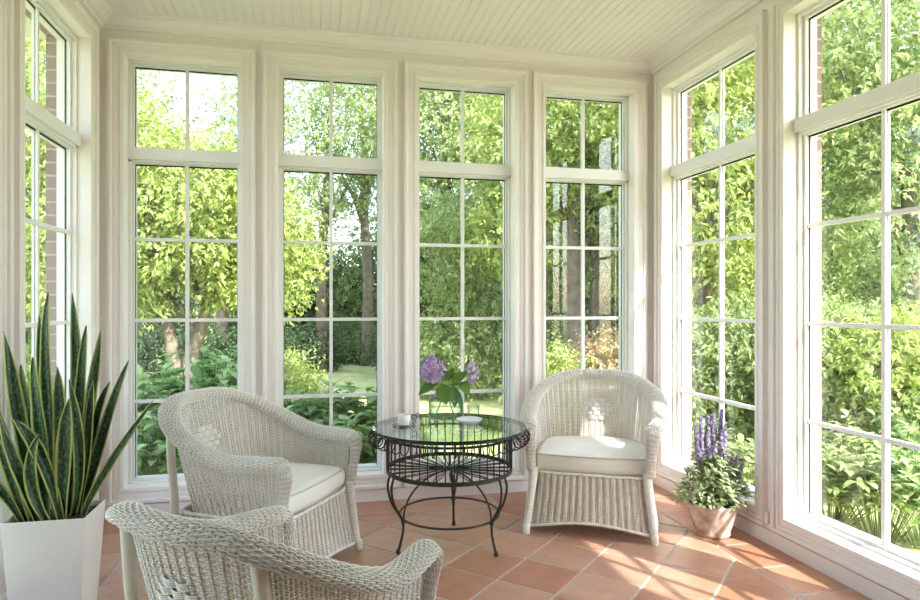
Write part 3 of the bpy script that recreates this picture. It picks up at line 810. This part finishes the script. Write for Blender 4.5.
SL = [  # base xy, bulge xy/z, tip (x, y, z), half width   -- in the planter's own frame
 ((.0, .02), (-.045, .05, .92), (-.045, .05, 1.345), .034), ((.02, .06), (.050, .08, .9), (.035, .07, 1.345), .028),
 ((-.05, -.02), (-.12, -.02, .80), (-.175, -.03, 1.19), .034), ((-.08, .02), (-.19, .01, .80), (-.29, .00, 1.14), .042),
 ((.05, .07), (.09, .08, .84), (.135, .10, 1.20), .026), ((.04, .03), (.07, .05, .86), (.095, .05, 1.21), .030),
 ((-.02, .06), (-.06, .07, .86), (-.09, .08, 1.25), .028), ((.08, .02), (.11, .02, .72), (.13, .02, .985), .026),
 ((.09, .05), (.15, .06, .72), (.25, .07, 1.06), .032), ((.10, -.01), (.17, .00, .60), (.36, .01, .90), .020),
 ((-.10, -.05), (-.20, -.07, .62), (-.36, -.08, .73), .025), ((.04, -.06), (-.02, -.09, .70), (-.105, -.12, .86), .030),
 ((.05, -.05), (.06, -.08, .70), (.08, -.10, .93), .036), ((-.02, -.03), (-.03, -.05, .78), (-.06, -.06, 1.09), .038),
 ((-.05, .06), (-.11, .08, .80), (-.16, .09, 1.05), .032), ((-.09, .03), (-.22, .05, .72), (-.36, .06, .93), .036),
 ((-.08, -.04), (-.14, -.07, .68), (-.20, -.10, .90), .030), ((.02, -.02), (.03, -.03, .76), (.015, -.03, 1.05), .034), ((.09, .08), (.11, .09, .74), (.17, .1, .97), .026),
 ((.0, -.07), (-.05, -.10, .62), (-.02, -.11, .80), .028), ((-.04, -.06), (-.09, -.10, .64), (-.15, -.12, .84), .026), ((.06, .0), (.09, -.02, .70), (.06, -.04, 1.0), .026)]
for i, (b_, m_, t_, wd) in enumerate(SL):
    snake_leaf((b_[0], b_[1], zs), m_, t_, wd, (random.uniform(-.5, .5), -1, .15), random.uniform(-.5, .5))

# ------------------------------------------------------------------ flowering salvia in a whitewashed clay pot
sx_, sy_ = 2.192, 3.295
POTM = noise_mat('whitewashed_clay', (.36, .23, .165), (.70, .62, .55), 11, .8, .3, .3)
sal = tag(empty('potted_salvia', (sx_, sy_, 0)), 'purple spiked flowering plant in a whitewashed clay pot on the floor by the right windows', 'plant')
def wob(v):
    th = np.arctan2(v[..., 1], v[..., 0]); r = np.hypot(v[..., 0], v[..., 1]); k_ = 1 + .012 * np.sin(6 * th + 20 * v[..., 2]) * (r > .05)
    v[..., 0] *= k_; v[..., 1] *= k_; v[..., 2] += .004 * np.sin(9 * th) * (v[..., 2] > .17); return v
mb = MB(); lathe(mb, [(0, 0), (.088, 0), (.096, .006), (.100, .022), (.096, .03), (.108, .06), (.126, .12), (.136, .16), (.142, .17), (.145, .187), (.139, .190), (.132, .18), (.124, .155), (0, .150)], 48, wob=wob)
mb.build('pot', POTM, sal)
mb = MB(); lathe(mb, [(.128, .162), (.09, .172), (.04, .168), (0, .174)], 24); mb.build('soil', SOIL, sal)
LEAF_S = leaf_mat('leaf_salvia', (.24, .31, .16), (.40, .48, .28), (.60, .66, .46), .3)
SALV = attr_mat('salvia_florets', [(0, (.22, .17, .36)), (.5, (.42, .35, .57)), (1, (.66, .60, .76))], .6, .2)
stems = MB(); leaves = MB()
tops = [(-.10, .0, .60), (-.075, .05, .60), (-.12, -.03, .56), (-.04, .05, .65), (.0, .05, .66), (.05, -.05, .62), (-.085, -.03, .55), (-.055, .02, .62), (-.06, -.05, .57), (-.02, .0, .66), (-.03, -.06, .60), (.0, -.02, .68), (.02, .01, .69), (.02, -.06, .60), (.045, -.02, .66), (.035, -.07, .58), (.075, .02, .69), (.11, -.03, .45), (.145, -.02, .43), (.175, -.03, .40)]
for i, (x, y, z) in enumerate(tops):
    p = smooth_path([(x * .45, y * .6, .165), (x * .75, y * .9, .165 + (z - .165) * .55), (x, y, z)], 16)
    tube(stems, p, .0022, 5)
    for q in range(40):                          # opposite lance-shaped leaves
        t_ = rng.uniform(.02, .78); c_ = p[int(t_ * (len(p) - 1))]; a_ = rng.uniform(0, 2 * PI); ln = rng.uniform(.035, .075)
        d = np.array([math.cos(a_), math.sin(a_), rng.uniform(-.5, .7)]); broad_leaf(leaves, c_, c_ + d / np.linalg.norm(d) * ln, rng.uniform(.007, .014), (-d[0] * .4, -d[1] * .4, 1), .2, rng.uniform(.05, 1), 5)
    sp_ = MB(); hgt = .125 if z > .5 else .075; C = []; A = []
    for q in np.linspace(0, 1, 16 if z > .5 else 10):
        c0 = np.array([x, y, z]) - (p[-1] - p[-4]) / np.linalg.norm(p[-1] - p[-4]) * hgt * (1 - q)
        for r_ in range(7):
            a_ = rng.uniform(0, 2 * PI); rr = .0145 * (1 - .70 * q); C.append(c0 + [rr * math.cos(a_), rr * math.sin(a_), rng.uniform(-.003, .003)]); A.append(np.array([math.cos(a_), math.sin(a_), .5]))
    petals(sp_, C, A, .0088); sp_.build('flower_spike', SALV, sal, smooth=False)
for q in range(620):                             # leafy mound
    a_ = rng.uniform(0, 2 * PI); r_ = .185 * math.sqrt(rng.random()); z_ = .17 + .29 * (1 - (r_ / .195) ** 2) * rng.random() ** .6 + .02
    c_ = np.array([r_ * math.cos(a_) * 1.0, r_ * math.sin(a_) * .8, z_]); d = np.array([math.cos(a_) + rng.normal() * .5, math.sin(a_) + rng.normal() * .5, rng.uniform(-.6, .8)])
    broad_leaf(leaves, c_, c_ + d / np.linalg.norm(d) * rng.uniform(.035, .07), rng.uniform(.008, .015), (-d[0] * .4, -d[1] * .4, 1), .2, rng.uniform(.02, 1), 5)
stems.build('stems', STEM, sal); leaves.build('foliage', LEAF_S, sal)

mb = MB(); box(mb, (3.078, -.012, .112), (3.106, .02, .172), 0, fR)
o = mb.build('cover_plate', [VINYL], smooth=False, fix=True, bevel=.003); tag(o, 'small white cover plate low on the strip between the two right-hand windows', 'cover plate')

# ------------------------------------------------------------------ garden
GZ0 = -.25
GRASS = noise_mat('lawn_grass', (.39, .43, .18), (.52, .55, .26), 2.5, .9, .25, .1, 6, 40)
mb = MB(); n = 60
gx = np.linspace(-45, 55, n); gy = np.linspace(-25, 60, n); X, Y = np.meshgrid(gx, gy, indexing='ij')
Z = GZ0 + .03 * np.sin(X * .7) * np.cos(Y * .6) + np.clip(Y - 20, 0, 50) * .02
idx = np.arange(n * n).reshape(n, n)
mb.add(np.stack([X, Y, Z], -1), np.stack([idx[:-1, :-1], idx[1:, :-1], idx[1:, 1:], idx[:-1, 1:]], -1).reshape(-1, 4)); struct(mb.build('lawn', GRASS))

def unit(a): return a / (np.linalg.norm(a, axis=-1)[..., None] + 1e-12)
def foliage(blobs, n, per, ln, wd, spray=.35, seed=0, droop=.3, shell=.55):
    """leaf blades in sprays through ellipsoid blobs (cx,cy,cz,rx,ry,rz)"""
    r = np.random.default_rng(seed); B = np.array(blobs, float)
    wgt = (B[:, 3] * B[:, 4] + B[:, 4] * B[:, 5] + B[:, 3] * B[:, 5]); wgt /= wgt.sum()
    k_ = r.choice(len(B), n, p=wgt); d = unit(r.normal(size=(n, 3)))
    rad = (shell + (1 - shell) * r.random(n)) ** .8
    rad *= 1 + .16 * np.sin(5 * d[:, 0] + k_) * np.sin(4 * d[:, 2] + 2 * k_)
    C = B[k_, :3] + d * B[k_, 3:] * rad[:, None]
    ax = unit(d + .7 * unit(r.normal(size=(n, 3))) - [0, 0, .25])
    tn = np.clip(.5 + .25 * r.normal(size=n), .02, 1)
    t_ = r.random((n, per)); base = C[:, None] + ax[:, None] * (spray * t_)[..., None]
    dr = unit(ax[:, None] * .5 + unit(r.normal(size=(n, per, 3))) - [0, 0, droop])
    nr = unit(np.array([0, 0, 1.0]) + .55 * d[:, None] + .6 * r.normal(size=(n, per, 3)))
    nr = unit(nr - dr * (nr * dr).sum(-1)[..., None]); sd = np.cross(dr, nr)
    l = (.60 * ln * r.uniform(.65, 1.25, (n, per)))[..., None]; w_ = (.60 * wd * r.uniform(.7, 1.2, (n, per)))[..., None]
    mid = base + dr * l * .5
    V = np.stack([base, mid + sd * w_ + nr * w_ * .35, base + dr * l - [0, 0, .12] * l, mid - sd * w_ + nr * w_ * .35], 2).reshape(-1, 3)
    m = n * per; q = np.arange(m)[:, None] * 4
    tone = np.clip(np.repeat(tn, per) + .12 * r.normal(size=m), .02, 1)
    return V, np.concatenate([q + [0, 1, 2], q + [0, 2, 3]]), np.r_[tone, tone]

def tree(name, label, cat, group, base, trunks, blobs, n, per, ln, wd, leafm, barkm, seed, spray=.35, crown='crown', shell=.45):
    root = empty(name, base); tag(root, label, cat, group)
    off = np.array(base)
    mb = MB(); V, f, t_ = foliage(blobs, int(n * 1.35), per, ln, wd, spray, seed, shell=shell); mb.add(V - off, f, 0, t_)
    mb.build(crown, leafm, root, smooth=False)
    if trunks:
        mb = MB(); r = np.random.default_rng(seed + 99)
        for pts, r0, r1 in trunks:
            p = smooth_path(np.array(pts) - off, 30); tube(mb, p, np.linspace(r0, r1, len(p)), 9)
            for q in range(7):                      # limbs into the crown
                s_ = p[int(len(p) * r.uniform(.5, .98)) - 1]; b_ = np.array(blobs[r.integers(len(blobs))][:3]) - off + r.normal(size=3) * .3
                pp = smooth_path([s_, s_ * .5 + b_ * .5 + [0, 0, .15], b_], 12); tube(mb, pp, np.linspace(r1 * .8, .012, len(pp)), 5)
        mb.build('trunk', barkm, root)
    return root
def pd(px, d, z=GZ0):
    """ground point seen in a given direction, d metres out (used once to lay the garden plan)"""
    a_ = (px - 460) / F_PX; return np.array([d * (.2178 + .976 * a_), d * (.976 - .2178 * a_), z])
def blobs_at(c, lst): return [(c[0] + x, c[1] + y, z, rx, ry, rz) for x, y, z, rx, ry, rz in lst]

# leafy yellow-green tree outside the leftmost back window
c = pd(178, 8.6)
tree('garden_tree', 'bright yellow-green tree with forked trunk on the lawn outside the leftmost back window', 'tree', 'trees in the garden', tuple(c),
     [([c, c + [-.05, 0, .8], c + [-.25, .1, 1.7], c + [-.6, 0, 2.6]], .11, .05), ([c + [.05, 0, 0], c + [.12, 0, .7], c + [.4, .1, 1.6], c + [.8, 0, 2.6]], .12, .05), ([c + [-.1, 0, 0], c + [-.45, 0, .6], c + [-1.0, .1, 1.4], c + [-1.5, 0, 2.2]], .08, .04)],
     blobs_at(c, [(0, 0, 2.5, 1.3, 1.2, 1.0), (-1.0, 0, 2.3, 1.1, 1.0, 1.0), (.8, 0, 2.2, .9, 1.0, .8), (-.7, .1, 3.2, .8, 1.0, .75), (.1, .1, 2.8, .7, 1.0, .6), (1.2, 0, 1.85, .5, .8, .55), (-1.7, 0, 3.2, .7, .9, 1.2), (-.9, -.2, 1.55, .8, .7, .4)]),
     5200, 8, .14, .034, LEAF_Y, BARK, 1)
c = pd(20, 9.5)
tree('garden_tree', 'light green tree seen through the left wall window', 'tree', 'trees in the garden', tuple(c),
     [([c, c + [0, 0, 1.5], c + [.2, 0, 3]], .14, .06)], blobs_at(c, [(0, 0, 2.6, 1.6, 1.5, 1.5), (.6, 0, 4.2, 1.4, 1.4, 1.3), (-1, 0, 3.6, 1.4, 1.3, 1.4), (.2, -.3, 1.2, 1.3, 1.2, .9), (-.6, 0, 5.4, 1.2, 1.2, 1.1)]), 4200, 8, .15, .036, LEAF_L, BARK, 2)
# airy tree behind the second window
c = pd(322, 15)
tree('garden_tree', 'tall airy pale green tree with sky gaps behind the second back window', 'tree', 'trees in the garden', tuple(c),
     [([c, c + [0, 0, 2.5], c + [.2, 0, 5]], .16, .06)], blobs_at(c, [(0, 0, 4.6, 1.9, 1.6, 1.3), (-1.3, 0, 5.8, 1.5, 1.3, 1.1), (1.1, 0, 6.0, 1.5, 1.4, 1.2), (.1, 0, 7.1, 1.7, 1.5, 1.0), (-.6, 0, 3.4, 1.4, 1.2, .9)]), 1700, 8, .17, .04, LEAF_L, BARKD, 4, .5, shell=.2)
c = pd(222, 17)
tree('garden_tree', 'distant loose tree with sky showing through beside the leftmost back window', 'tree', 'trees in the garden', tuple(c),
     [([c, c + [0, 0, 3], c + [.2, 0, 5]], .16, .06)], blobs_at(c, [(.6, 0, 6.0, 1.0, 1.2, .9), (0, 0, 4.0, 1.8, 1.4, 1.0), (1.0, 0, 5.0, .8, 1, .9)]), 650, 8, .17, .04, LEAF_M, BARKD, 5, .5, shell=.2)
c = pd(366, 16.5)
tree('garden_tree', 'slender pale trunked tree in the shade at the far edge of the lawn', 'tree', 'trees in the garden', tuple(c),
     [([c, c + [.05, 0, 2], c + [-.05, 0, 4], c + [0, 0, 6]], .15, .09)], blobs_at(c, [(0, 0, 5.6, 1.5, 1.4, 1.4), (.6, 0, 7.0, 1.3, 1.3, 1.2), (-.7, .2, 4.3, .9, 1, .7)]), 1300, 8, .16, .04, LEAF_L, BARK, 6, .45)
# maple behind the third window
c = pd(462, 13.5)
tree('garden_tree', 'dense green maple filling the upper part of the third back window', 'tree', 'trees in the garden', tuple(c),
     [([c, c + [0, 0, 1.5], c + [.1, 0, 3.2]], .2, .09)], blobs_at(c, [(0, 0, 3.4, 1.4, 1.4, 1.2), (-.5, 0, 4.8, 1.3, 1.3, 1.2), (.7, 0, 4.9, 1.2, 1.2, 1.2), (.1, 0, 6.0, 1.4, 1.3, 1.0), (-.6, 0, 2.4, 1.0, 1, .8), (.6, -.2, 2.5, 1.0, 1.0, .8)]), 4200, 8, .17, .042, LEAF_L, BARKD, 7)
c = pd(474, 10.8)
tree('garden_bush', 'bright layered bush at the lawn edge behind the third back window', 'bush', 'bushes in the garden', tuple(c), None,
     blobs_at(c, [(0, 0, .8, 1.0, .9, .7), (.35, 0, 1.7, 1.0, .9, .7), (.2, .1, 2.6, 1.0, .9, .6), (-.35, 0, .35, .8, .8, .55)]), 2800, 7, .14, .03, LEAF_L, None, 8, .35, 'foliage')
# twin trunk tree behind the fourth window
c = pd(578, 9.4)
tree('garden_tree', 'tree with two thick grey trunks behind the fourth back window', 'tree', 'trees in the garden', tuple(c),
     [([c, c + [-.04, 0, 1], c + [-.10, 0, 2.2], c + [-.22, 0, 3.6]], .17, .10), ([c + [.16, 0, 0], c + [.26, 0, 1], c + [.32, 0, 2.0], c + [.62, 0, 3.4]], .13, .07)],
     blobs_at(c, [(-.5, .1, 3.5, 1.0, 1.0, .8), (.7, .2, 3.2, 1.1, 1.0, .9), (0, .3, 4.3, 1.4, 1.2, .9), (1.0, .3, 2.2, .8, .9, .6), (-.9, .4, 2.4, .6, .8, .6)]), 3600, 8, .15, .036, LEAF_Y, BARK, 9)
c = pd(549, 8.0)
tree('garden_bush', 'rounded pale yellow bush at the foot of the twin trunk tree', 'bush', 'bushes in the garden', tuple(c), None,
     blobs_at(c, [(0, 0, .15, .42, .5, .42), (.05, 0, .42, .34, .35, .3)]), 1000, 7, .10, .024, LEAF_Y, None, 10, .25, 'foliage')
c = pd(612, 8.4)
tree('garden_bush', 'low bush with orange tinted leaves right of the twin trunk tree', 'bush', 'bushes in the garden', tuple(c), None,
     blobs_at(c, [(0, 0, .35, .38, .4, .45), (-.1, 0, .6, .3, .3, .25)]), 800, 7, .10, .024, LEAF_O, None, 11, .25, 'foliage')
# trees outside the right wall
c = pd(705, 8.2)
tree('garden_tree', 'light green tree filling the narrower right wall window nearest the corner', 'tree', 'trees in the garden', tuple(c),
     [([c, c + [0, 0, 1.4], c + [.2, 0, 3]], .13, .06)], blobs_at(c, [(0, 0, 2.6, 1.1, 1.0, .9), (.7, .1, 3.6, 1.1, 1.0, .9), (-.5, .1, 3.9, .9, .9, .9), (.2, 0, 1.5, .9, .8, .7), (.3, .2, 4.8, 1.2, 1.0, .8)]), 3200, 8, .14, .036, LEAF_Y, BARKD, 12)
c = pd(800, 10.5)
tree('garden_tree', 'broad green tree behind the larger right wall window at its left side', 'tree', 'trees in the garden', tuple(c),
     [([c, c + [0, 0, 1.8], c + [.3, 0, 4]], .18, .07)], blobs_at(c, [(0, 0, 3.0, 1.6, 1.4, 1.2), (.7, 0, 4.6, 1.5, 1.3, 1.2), (-.7, 0, 5.0, 1.3, 1.3, 1.2), (.3, 0, 6.2, 1.6, 1.4, 1.0), (-.6, 0, 1.6, 1.2, 1.0, .8)]), 2500, 8, .16, .04, LEAF_L, BARKD, 13)
c = pd(905, 8.0)
tree('garden_tree', 'green tree at the right edge of the view behind the larger right wall window', 'tree', 'trees in the garden', tuple(c),
     [([c, c + [.1, 0, 1.6], c + [0, 0, 3.4]], .15, .06)], blobs_at(c, [(0, 0, 2.4, 1.1, 1.0, .9), (.5, 0, 3.6, 1.2, 1.1, 1.0), (-.5, 0, 3.8, 1.0, 1.0, .9), (.1, 0, 4.7, 1.3, 1.1, .9)]), 2300, 8, .15, .038, LEAF_L, BARKD, 14)
BU = [(845, 6.2, .8, LEAF_L, 'feathery yellow-green bush in the middle of the larger right window'), (790, 6.6, .9, LEAF_L, 'pale bush at the left side of the larger right window'),
      (930, 5.6, .8, LEAF_Y, 'sunlit bush at the right edge of the larger right window'), (735, 7.0, .7, LEAF_M, 'green bush low behind the narrower right window'),
      (693, 6.6, .5, LEAF_L, 'small pale bush at the far side of the narrower right window'), (880, 8.2, 1.0, LEAF_L, 'layered bush under the tree at the right edge of the garden')]
for i, (px, d, s_, lm, lab) in enumerate(BU):
    c = pd(px, d)
    tree('garden_bush', lab, 'bush', 'bushes in the garden', tuple(c), None, blobs_at(c, [(0, 0, .35 * s_, .8 * s_, .7 * s_, .6 * s_), (.3 * s_, 0, .95 * s_, .6 * s_, .6 * s_, .5 * s_), (-.4 * s_, .1, .9 * s_, .6 * s_, .5 * s_, .45 * s_)]), 1900, 7, .12, .026, lm, None, 20 + i, .3, 'foliage')
# woodland edge
WD = [(-60, 21, 'tree of the woodland edge seen past the left window'), (60, 22, 'dark tree of the woodland edge left of the lawn'), (150, 24, 'dark tree of the woodland edge behind the forked yellow-green tree'), (255, 22, 'dark tree of the woodland edge between the first and second back windows'),
      (335, 20, 'dark tree standing in shade at the far end of the lawn'), (395, 19, 'dark tree at the woodland edge between the second and third back windows'), (450, 18, 'dark tree behind the maple'), (525, 19, 'dark tree at the woodland edge between the third and fourth back windows'), (600, 16, 'dark tree behind the twin trunk tree'),
      (670, 16, 'dark tree beyond the room corner'), (740, 15, 'dark tree behind the narrower right window'), (815, 16, 'dark tree behind the broad green tree'), (880, 15, 'dark tree at the right behind the larger right window'), (960, 14, 'dark tree at the far right of the woodland edge')]
for i, (px, d, lab) in enumerate(WD):
    c = pd(px, d); hgt = [4.6, 4.0, 3.0, 3.2, 3.4, 3.8, 4.6, 5.2, 5.2, 5.0, 4.4, 4.4, 4.4, 4.4, 5][i]
    bl = [(rng.uniform(-.8, .8), 0, z, rng.uniform(1.5, 2.0), 1.3, 1.1) for z in np.arange(.6, hgt - .6, 1.25)]
    tree('woodland_tree', lab, 'tree', 'trees of the woodland edge', tuple(c), [([c, c + [0, 0, hgt * .4], c + [.2, 0, hgt * .8]], .16, .07)], blobs_at(c, bl), 2300, 7, .22, .06, LEAF_M if i % 2 == 1 or i in (8, 10) else LEAF_D, BARKD, 50 + i, .5, shell=.3)
# low shrubs under the wood
for i, (px, d, lm, lab) in enumerate([(300, 15, LEAF_D, 'dark low shrub at the left end of the lawn'), (345, 17.5, LEAF_M, 'low green shrub at the far edge of the lawn'), (385, 17, LEAF_M, 'low shrub below the slender pale trunk'), (425, 14, LEAF_D, 'dark shrub at the left behind the lilac'), (505, 13, LEAF_M, 'low shrub at the right end of the lawn'), (150, 12.5, LEAF_D, 'dark low shrub under the forked yellow-green tree'), (240, 13, LEAF_D, 'dark shrub right of the forked yellow-green tree')]):
    c = pd(px, d)
    tree('low_shrub', lab, 'shrub', 'shrubs under the wood', tuple(c), None, blobs_at(c, [(0, 0, .15, .9, .7, .5), (.4, 0, .3, .6, .5, .4), (-.5, 0, .3, .6, .5, .45)]), 900, 7, .13, .035, lm, None, 80 + i, .3, 'foliage')

# large-leaved perennials in the bed under the back windows
def perennial(name, label, c, h, r, n, lm, seed, ln=.2, wd=.055, group='leafy perennials in the bed'):
    root = tag(empty(name, tuple(c)), label, 'plant', group); rr = np.random.default_rng(seed)
    lv = MB(); st = MB()
    for i in range(n):
        a_ = rr.uniform(0, 2 * PI); q = math.sqrt(rr.random()); tp = np.array([r * q * math.cos(a_), r * q * math.sin(a_), h * (1 - .35 * q * q) * rr.uniform(.75, 1.05)])
        p = smooth_path([(tp[0] * .3, tp[1] * .3, 0), (tp[0] * .75, tp[1] * .75, tp[2] * .6), tp], 8); tube(st, p, .0035, 4, caps=False)
        tn = rr.uniform(.1, 1)
        for k_ in range(9):
            s_ = p[int(round(rr.uniform(.35, 1) ** .7 * (len(p) - 1)))]; b_ = rr.uniform(0, 2 * PI); d = np.array([math.cos(b_), math.sin(b_), rr.uniform(-.35, .55)]); d /= np.linalg.norm(d); l_ = ln * rr.uniform(.6, 1.2)
            broad_leaf(lv, s_, s_ + d * l_, wd * rr.uniform(.7, 1.1), (-d[0] * .5, -d[1] * .5, 1), .25, np.clip(tn + rr.normal() * .15, .02, 1), 5)
    st.build('stems', STEM, root); lv.build('foliage', lm, root)
PR = [(110, 5.6, .95, .5, 'leafy perennial under the left end of the back windows'), (150, 5.8, 1.0, .5, 'leafy perennial clump filling the lower left of the leftmost back window'), (200, 6.2, 1.15, .55, 'tall leafy perennial behind the left armchair back'), (238, 6.0, 1.15, .5, 'tall leafy perennial right of centre in the leftmost back window'),
      (175, 5.3, .7, .45, 'low shaded perennial close to the leftmost back window'), (290, 5.8, .78, .45, 'leafy perennial at the left of the second back window'), (325, 6.0, .80, .5, 'leafy perennial in the middle of the second back window'), (365, 5.9, .80, .45, 'leafy perennial at the right of the second back window'), (345, 5.4, .6, .4, 'low perennial close to the second back window')]
for i, (px, d, h, r, lab) in enumerate(PR):
    perennial('leafy_perennial', lab, pd(px, d), h, r, 64, LEAF_P, 200 + i, .165, .046)
c = pd(293, 7.6)
tree('garden_bush', 'yellow-green flowering bush at the left edge of the second back window', 'bush', 'bushes in the garden', tuple(c), None, blobs_at(c, [(-.12, 0, .15, .34, .4, .42), (-.05, 0, .42, .22, .25, .25)]), 700, 7, .10, .02, LEAF_Y, None, 230, .3, 'foliage')
PR2 = [(700, 5.3, .55, .35, LEAF_P, 'low leafy perennial behind the potted salvia'), (745, 4.9, .55, .35, LEAF_L, 'pale leafy perennial at the near side of the narrower right window'), (830, 4.6, .55, .38, LEAF_L, 'yellowish leafy perennial low in the larger right window'), (880, 4.3, .60, .38, LEAF_L, 'leafy perennial right of the middle bar of the larger right window'),
       (925, 4.2, .7, .4, LEAF_P, 'leafy perennial at the right edge of the larger right window'), (860, 5.2, .7, .45, LEAF_L, 'pale perennial behind the others outside the larger right window'), (905, 5.2, .85, .45, LEAF_P, 'tall green perennial at the right outside the larger right window')]
for i, (px, d, h, r, lm, lab) in enumerate(PR2):
    perennial('leafy_perennial', lab, pd(px, d), h, r, 60, lm, 300 + i, .115, .024, 'leafy perennials outside the right wall')
